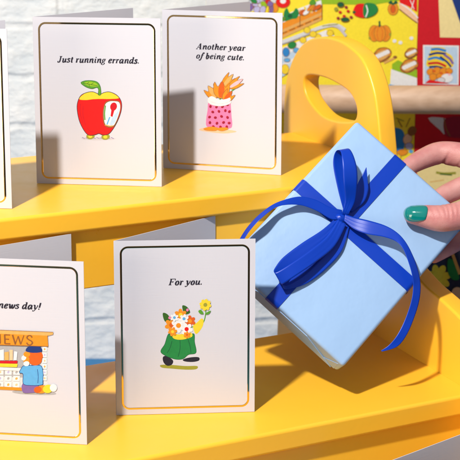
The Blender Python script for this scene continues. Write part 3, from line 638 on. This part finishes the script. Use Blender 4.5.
def nail(outline, m, dome, name, lab=None):
    """thin lacquered plate that follows the fingertip under the outline"""
    bm = bmesh.new(); cx = sum(q[0] for q in outline)/len(outline); cy = sum(q[1] for q in outline)/len(outline)
    o = cr(outline, 5, True); rows = []
    prof = ((1.0, -.0004), (1.0, .0005), (.96, .0009), (.8, .0012), (.55, .00135), (.25, .0014))
    def pt(x, y, h):
        loc, nr, *_ = bvh.ray_cast(EYE, ray(x, y).normalized())
        if loc is None:
            loc, nr, *_ = bvh.find_nearest(gp(x, y, .0085))
        return loc+nr*h
    loc0, n0, *_ = bvh.ray_cast(EYE, ray(cx, cy).normalized())
    for s, h in prof:
        row = []
        for x, y in o:
            q = pt(cx+(x-cx)*s, cy+(y-cy)*s, h)
            row.append(bm.verts.new(q))
        rows.append(row)
    n = len(o)
    for a, b in zip(rows, rows[1:]):
        for k in range(n): bm.faces.new((a[k], a[(k+1) % n], b[(k+1) % n], b[k]))
    cvt = bm.verts.new(pt(cx, cy, .0014))
    for k in range(n): bm.faces.new((rows[-1][k], rows[-1][(k+1) % n], cvt))
    bmesh.ops.recalc_face_normals(bm, faces=bm.faces); bmesh.ops.smooth_vert(bm, verts=[v for r_ in rows[2:] for v in r_]+[cvt], factor=.5, use_axis_x=True, use_axis_y=True, use_axis_z=True)
    return obj(name, bm, m, hand, smooth=True, label=lab)
nail([(403.6, 213.6), (404.2, 209.4), (407, 207.2), (412, 206), (419, 205.6), (425.2, 206), (427.6, 208.2), (427.6, 212), (426.4, 217), (424.6, 220), (418, 221.4), (411, 221.2), (406, 219)], M['nail'], 0, 'fingernail', 'teal lacquered thumbnail')
# sleeve over the forearm
bm = bmesh.new()
q = cr([(*gp(x, y, back+.008), r) for x, y, r in ((735, 270, .031), (745, 274, .034), (800, 296, .040), (870, 323, .045), (950, 352, .052))], 6)
tube(bm, [V(s[:3]) for s in q], [s[3]+.0012*math.sin(i*2.1) for i, s in enumerate(q)], 28)
obj('sleeve', bm, M['sleeve'], hand, smooth=True)

# navy floral fabric beyond the side panel
def floral_material():
    return mat('navy_fabric', (.012, .014, .045), .8, noise=(120, .2, (.016, .018, .055)), bump=(900, .4, .0005))
M['floral'] = floral_material()
CF = 1.33
def cloth_place(px, py, layer):                       # folded cloth surface: waves along the horizontal
    p0 = on_plane(px, py, EYE+FH*CF, FH); s = p0.dot(RT)
    return p0-FH*(.012*math.sin(s*42)+.006*math.sin(s*95+1)+layer*.0004)
bm = bmesh.new(); rows = []
zt, zb = .372, .0
u0, u1 = .165, .62
for i in range(61):
    s = u0+(u1-u0)*i/60; col = []
    for k in range(25):
        z = zt-(zt-zb)*k/24-(.012*math.sin(i*.23) if k == 0 else 0)
        p0 = FH*CF+RT*s; p0 = V((p0.x, p0.y, z)); w = .012*math.sin(s*42)+.006*math.sin(s*95+1)
        col.append(bm.verts.new(p0-FH*w))
    rows.append(col)
for a, b in zip(rows, rows[1:]):
    for k in range(24): bm.faces.new((a[k], a[k+1], b[k+1], b[k]))
bmesh.ops.recalc_face_normals(bm, faces=bm.faces)
cl = obj('floral_cloth', bm, M['floral'], smooth=True); sm = cl.modifiers.new('t', 'SOLIDIFY'); sm.thickness = .0015; sm.offset = 0
tag(cl, 'navy cloth printed with yellow flowers beyond the right side panel', 'cloth')
p = Pic(lambda x, y, L: cloth_place(x, y, 3+L*.4))
def petals(cx, cy, r, m, a0, n=5, spread=200):
    for k in range(n):
        th = math.radians(a0+spread*k/(n-1)); p.blob(cx+r*.6*math.cos(th), cy+r*.6*math.sin(th), r*.5, r*.3, m, math.degrees(th), 12)
petals(439, 281, 13, 'yellow_ink', -150, 6, 230); p.blob(438, 279, 6, 6, 'yellow_ink')
p.poly([(450, 262), (456, 264), (459, 272), (460, 281), (454, 282), (449.6, 275)], 'green', 4); p.line([(452, 250), (456, 262), (461, 276)], 3, 'tan')
p.blob(459, 296, 6, 7, 'peach'); p.blob(446, 253, 8, 5, 'crimson', -10); petals(470, 330, 13, 'tan', -180, 7, 320); petals(492, 275, 14, 'crimson', -180, 7, 320); petals(510, 310, 13, 'tan', 0, 7, 320); p.blob(480, 300, 5, 10, 'green', 40); p.blob(500, 345, 5, 11, 'green', -30)
p.done('floral_print', cl, -FH)

# ------------------------------------------------------------------ printed backdrop boards and wooden rail stand
BF = 1.50
def bp(x, y, layer=0): return on_plane(x, y, EYE+FH*(BF-.0003), FH)-FH*layer*.00002
Bx = lambda x: bp(x, 60).dot(RT)
ZB, ZT = bp(400, 236).z, .80
def board(x0, x1, m, name, label):
    a, b = Bx(x0), Bx(x1)
    root = thing(name, label, 'poster', RT*((a+b)/2)+FH*BF+V((0, 0, ZB)))
    bm = bmesh.new(); box_axes(bm, RT*a+FH*BF+V((0, 0, ZB)), RT*(b-a), FH*.006, V((0, 0, ZT-ZB))); obj('panel', bm, M[m], root)
    return root
yb = board(206, 416.6, 'pageyellow', 'picture_board', 'bright yellow printed board covered in fruit and vegetables')
rb = board(417, 640, 'crimson', 'picture_board', 'red printed board with a cream title block and small square pictures')
OUTLINE[0] = True
p = Pic(bp)
p.poly([(300, -30), (417, -30), (417, -1), (395, 1), (372, 5), (345, 4.4), (318, 4)], 'lime')
p.poly([(206, -40), (300, -40), (283, 0), (250, 12), (206, 30)], 'lightgrey')
for k in range(16): p.blob(250+random.uniform(0, 22), random.uniform(-6, 12), random.uniform(2, 4.6), random.uniform(2, 4), random.choice(('leaf', 'lilac', 'purple', 'paleblue', 'green', 'lime', 'lilac')), random.uniform(0, 180), 12, .15)
p.done('page_ground', yb, -FH); p = Pic(bp); p.L = 4
p.blob(273.5, 8, 5, 5, 'orange'); p.blob(271, 11, 3, 3, 'yellow_ink'); p.blob(283, 2, 7.2, 6, 'red'); p.blob(283, 1, 3, 2.6, 'white'); p.blob(268, 2, 3, 3, 'crimson')
p.poly([(270, 27), (322, 5), (322, 12), (270, 35)], 'orange'); p.poly([(270, 22), (300, 8), (321, 0), (322, 6), (270, 28)], 'white'); p.poly([(270, 35), (322, 12), (322, 20), (270, 44)], 'tan'); p.poly([(270, 38), (322, 15), (322, 17), (270, 41)], 'orange')
p.line([(300, 12), (300, 27)], .8, 'brown'); p.line([(322, 4), (322, 20)], .8, 'brown')
p.poly([(284, 21), (284, 12), (287, 8), (289.5, 13), (293, 12), (296, 8), (299, 12), (297, 18), (292, 19)], 'green', 3); p.blob(290, 16, 2.4, 2, 'deepgreen')
for k in range(46):
    t = random.random(); x = 272+t*48; y = 26-t*20+random.uniform(-4, 3)
    if not (283 < x < 300): p.blob(x, y, random.uniform(1.2, 2.9), random.uniform(1, 2.2), random.choice(('orange', 'rust', 'leaf', 'crimson', 'yellow_ink', 'lime', 'white', 'peach', 'olive')), random.uniform(0, 180), 9, .2)
for k in range(6): p.line([(273+k*8, 37-k*3.4), (279+k*8, 34.6-k*3.4)], .5, 'brown')
for k in range(9): p.blob(302+k*2, 12.5-k*.9+random.uniform(-2, 2), 3.6, 1.9, random.choice(('orange', 'rust', 'orange', 'white')), -35, 10)
p.poly([(309, 3), (313, -2), (316, 3), (312, 5)], 'leaf', 3)
p.done('crate_print', yb, -FH); p = Pic(bp); p.L = 40
p.line([(276, 44), (290, 39), (306, 33), (322, 27), (336, 25), (345, 30)], 3.4, 'lightgrey'); p.line([(276, 46), (292, 40.6), (310, 33.6)], 1.2, 'grey'); p.line([(328, 25), (338, 27), (346, 36)], 2.6, 'shade'); p.line([(322, 26), (338, 24)], 1, 'olive')
p.poly([(270, 53), (326, 30), (335, 36), (336, 44), (270, 74)], 'white'); p.poly([(270, 62), (325, 36), (327, 41), (270, 70)], 'paleblue'); p.poly([(270, 72), (300, 58), (300, 66), (270, 84)], 'paleblue')
for x, y in ((307, 30), (303, 40), (318, 37), (330, 33), (313, 34)): p.blob(x, y, 3.4, 3.2, 'yellow_ink'); 
p.blob(292, 45, 4.4, 3.6, 'green', -20); p.blob(286, 52, 3.6, 4.6, 'blue'); p.blob(296, 50, 3, 2.6, 'sky'); p.blob(305, 46, 3, 2, 'leaf'); p.blob(285, 69, 4, 5, 'yellow_ink'); p.blob(287, 60, 3, 2, 'sky')
p.done('table_print', yb, -FH); p = Pic(bp); p.L = 60
p.poly([(357, 4), (366, 5), (366, 17), (356, 16), (353, 11)], 'red', 3); p.poly([(364, 4), (374, 3.6), (378, 9), (374, 15), (364, 17.2)], 'green', 3); p.line([(366, 5), (367.5, 11), (365.5, 17)], 1.2, 'white')
for x, y in ((340, 12), (344, 16), (348, 11), (338, 18), (351, 17), (346, 7), (342, 19), (354, 12)): p.blob(x, y, 1.7, 1.4, random.choice(('crimson', 'crimson', 'darkred', 'deepgreen')), 0, 8)
p.blob(340.5, 4.5, 3.4, 2.6, 'deepgreen'); p.blob(345, 19.4, 4.2, 2.2, 'deepgreen'); p.blob(336, 9, 2, 2, 'olive')
p.done('melon_print', yb, -FH); p = Pic(bp); p.L = 4
for dx, rx in ((-5.5, 5.6), (5.5, 5.6), (0, 5.8)): p.blob(379.8+dx, 33.4, rx, 8.2, 'orange')
for dx in (-8, -2.6, 2.8, 8): p.line([(379.8+dx*.5, 26.4), (379.8+dx, 33), (379.8+dx*.6, 40.6)], .45, 'rust')
p.line([(379.6, 27), (379.4, 21)], 1.7, 'deepgreen'); p.blob(369.6, 38, 1, 1.4, 'olive'); p.blob(390, 34.4, 1, 1.6, 'olive')
p.done('pumpkin_print', yb, -FH); p = Pic(bp); p.L = 8
p.blob(393, 9, 5.2, 6.2, 'orange'); p.blob(393, 9, 2.5, 4, 'rust'); p.poly([(388, 3), (391, 0), (393, 3), (396, 0), (398, 3), (393, 5)], 'deepgreen')
p.poly([(398, 2), (406, 5), (417, 15), (418, 23), (408, 16), (400, 9)], 'peach'); p.line([(400, 3), (410, 10), (418, 18)], 1.1, 'white'); p.line([(399, 9), (409, 17), (417, 23)], .9, 'brown')
p.poly([(398, -6), (417, -6), (417, 12), (408, 6), (400, 3)], 'red'); p.line([(410, 0), (414, 9)], .7, 'white'); p.line([(414, 0), (411, 10)], .7, 'white')
p.done('fruit_print', yb, -FH); p = Pic(bp); p.L = 4
for x, y in ((394.5, 41), (400.4, 42.6), (411.4, 38.2)): p.blob(x, y, 2, 1.8, 'white')
def basket(cx, cy, s):
    p.blob(cx, cy, 10*s, 6.6*s, 'orange', -25); p.blob(cx, cy, 8*s, 4.8*s, 'tan', -25)
    for k in range(5): p.blob(cx-5*s+k*2.6*s, cy+1.6*s-k*1.2*s, 2.6*s, 2.2*s, 'white', 0, 10); 
    p.line([(cx-9*s, cy+2*s), (cx-4*s, cy-6*s), (cx+5*s, cy-7*s), (cx+9*s, cy-2*s)], .8, 'brown')
    p.line([(cx-9*s, cy+3*s), (cx-2*s, cy+7*s), (cx+8*s, cy+1*s)], 1.1, 'brown')
basket(382, 55, 1.0); p.line([(384, 63), (396, 57)], 2.2, 'tan'); p.blob(395, 57, 2, 1.3, 'brown')
p.poly([(392, 64), (398, 60), (417, 70), (417, 80), (392, 69)], 'lime'); p.poly([(391, 69), (417, 78), (417, 90), (390, 86)], 'white'); p.poly([(389, 84), (396, 85.5), (396, 88), (389, 87)], 'sky')
basket(409, 66, .95); basket(411, 53, .7)
p.done('basket_print', yb, -FH); p = Pic(bp)
# lower part of the yellow board, under the rail
p.poly([(392, 131), (398, 128), (404, 133), (404, 148), (398, 153), (392, 150)], 'blue', 3); p.blob(407.6, 139, 4.4, 5.6, 'peach', 20); p.blob(412, 131, 4, 5, 'brown', 30); p.blob(409, 146, 4, 3.4, 'lilac'); p.blob(411, 151.4, 2.2, 1.8, 'sky'); p.blob(402, 152.5, 6, 3.2, 'orange', -10); p.blob(397, 157, 4, 3, 'yellow_ink'); p.line([(396, 118), (404, 121)], 1, 'olive')
p.line([(398, 120), (402, 127)], .9, 'brown'); p.line([(410, 118), (406, 127)], .7, 'brown')
p.done('lower_print', yb, -FH)
p = Pic(bp)
p.poly([(437, -40), (640, -40), (640, 41), (440, 37.4)], 'cream')
# large navy capital running off the frame
o0 = bp(448.5, 31); us = (bp(520, 31.5)-o0).length
lettering(p.bm, 'W', lambda u, v, L: o0+RT*u+V((0, 0, v))-FH*(.0006+L*.00002), 0, .075, width=us*1.25, slant=0, T=.13, t=.08, mi=p.mi('navy'))
p.line([(449, -14), (460, -14)], 3.5, 'navy')
p.done('title_block', rb, -FH); p = Pic(bp)
p.poly([(423, 45), (459, 45.6), (458.6, 85), (423, 84)], 'white'); p.poly([(424.4, 46.4), (457.6, 47), (457.2, 83.6), (424.4, 82.8)], 'paleblue'); q = Pic(bp); q.poly([(461.4, 45.6), (500, 46), (500, 85), (461, 85)], 'white'); q.poly([(463, 47), (498, 47.4), (498, 84), (463, 84)], 'sky'); q.done('square_picture', rb, -FH)
# striped cloth bundle over a heap of oranges (plain stand-in for the small portrait)
HAT = [(427, 60), (430, 53), (432, 47.4), (440, 47), (445, 48.4), (446, 52), (452, 56), (453.6, 63), (450, 68), (428, 67)]
p.poly(HAT, 'yellow_ink', 3)
for pts, m, w in (([(431, 49.6), (438, 49), (446, 51)], 'blue', 2.6), ([(429, 55), (437, 53), (446, 54)], 'navy', 2.2), ([(428, 59.4), (436, 57.6), (444, 60.4)], 'blue', 2.4), ([(428, 63.6), (438, 63), (446, 66.4)], 'crimson', 2.2), ([(444, 54.6), (450, 59), (453, 64)], 'purple', 2.4), ([(440, 56.6), (447, 62), (451, 67)], 'navy', 2), ([(429, 67), (437, 66.6), (444, 68.6)], 'navy', 2)): p.line(pts, w, m)
for x, y, r in ((431, 72, 4.4), (437, 71, 4.6), (444, 71.6, 4.6), (449, 71, 3.6), (433, 77, 4), (440, 76.4, 3.8)): p.blob(x, y, r, r*.85, 'orange')
for x, y in ((434, 71), (441, 73), (447, 72.6)): p.blob(x, y, 1.6, 1.2, 'rust')
p.blob(447, 78, 6, 4.4, 'white'); p.blob(441, 80, 4, 2.6, 'lightgrey'); p.blob(449.4, 74.6, 1.6, 1, 'softpink'); p.poly([(425, 83), (429, 79.6), (440, 81.6), (450, 83.4)], 'red')
p.done('square_picture', rb, -FH); p = Pic(bp)
p.poly([(428, 118), (444, 118), (448, 122), (445, 134), (440, 130)], 'lightgrey', 3); p.poly([(446, 118), (470, 118), (470, 136), (449, 137), (444, 131)], 'darkred', 3); p.line([(444, 118), (446, 128), (450, 136)], 1.2, 'brown')
p.done('lower_picture', rb, -FH); p = Pic(bp)
p.poly([(417, 166), (470, 150), (640, 150), (640, 230), (417, 230)], 'cream'); p.line([(436, 172.4), (444, 173.6), (456, 173)], 2.4, 'olive'); p.line([(440, 174), (452, 175)], 1.4, 'leafdark'); p.line([(430, 182), (444, 180)], .8, 'tan')
p.done('page_picture', rb, -FH)
RF = BF-.052
def rp(x, y): return on_plane(x, y, EYE+FH*RF, FH)
r0 = (rp(400, 86.2)-rp(400, 114.2)).length/2
ra, rbp = rp(207, 98.2), rp(660, 101.5)
rail = thing('wooden_rail', 'thick pale round wooden rail in front of the printed boards', 'rail', V((ra.x, ra.y, 0)))
bm = bmesh.new(); tube(bm, [ra, ra.lerp(rbp, .5), rbp], r0, 40); obj('rail', bm, M['wood'], rail, smooth=False)
for f in rail.children[0].data.polygons: f.use_smooth = len(f.vertices) == 4
for s in (rp(226, 98), rp(655, 98)):
    bm = bmesh.new(); q = s+FH*.018; box_axes(bm, V((q.x, q.y, 0))-RT*.012, RT*.024, FH*.0335, V((0, 0, s.z+.03))); obj('post', bm, M['wood'], rail, bevel=(.003, 2))

# ------------------------------------------------------------------ light, world, camera
w = bpy.data.worlds.new('World'); scene.world = w; w.use_nodes = True
bg = w.node_tree.nodes['Background']; bg.inputs['Color'].default_value = (.80, .86, 1, 1); bg.inputs['Strength'].default_value = .36
ld = bpy.data.lights.new('key_lamp', 'SPOT'); lo = bpy.data.objects.new('key_lamp', ld); C.objects.link(lo)
lo.location = (-.43, .226, 1.745); tgt = V((.45, 1.05, .40)); lo.rotation_euler = (tgt-lo.location).to_track_quat('-Z', 'Y').to_euler()
ld.energy = 182; ld.shadow_soft_size = .04; ld.spot_size = math.radians(75); ld.spot_blend = .4; ld.color = (1, .95, .88)
ad = bpy.data.lights.new('fill_lamp', 'AREA'); ao = bpy.data.objects.new('fill_lamp', ad); C.objects.link(ao)
ad.shape = 'RECTANGLE'; ad.size = 1.0; ad.size_y = .9; ad.energy = 20; ad.color = (1, .84, .64)
ao.location = (-1.56, .18, .49); ao.rotation_euler = (V((.0, 1.71, .49))-ao.location).to_track_quat('-Z', 'Y').to_euler()

cd = bpy.data.cameras.new('camera'); co = bpy.data.objects.new('camera', cd); C.objects.link(co)
co.location = EYE; co.rotation_euler = FW.to_track_quat('-Z', 'Y').to_euler()
cd.sensor_width = 36; cd.lens = FPX/460*36; cd.shift_x = (230-PX)/460; cd.shift_y = -(230-PY)/460
cd.clip_start = .05; cd.clip_end = 50
cd.dof.use_dof = True; cd.dof.focus_distance = 1.0; cd.dof.aperture_fstop = 22
scene.camera = co
scene.view_settings.view_transform = 'Standard'; scene.view_settings.look = 'None'; scene.view_settings.exposure = 0; scene.view_settings.gamma = 1
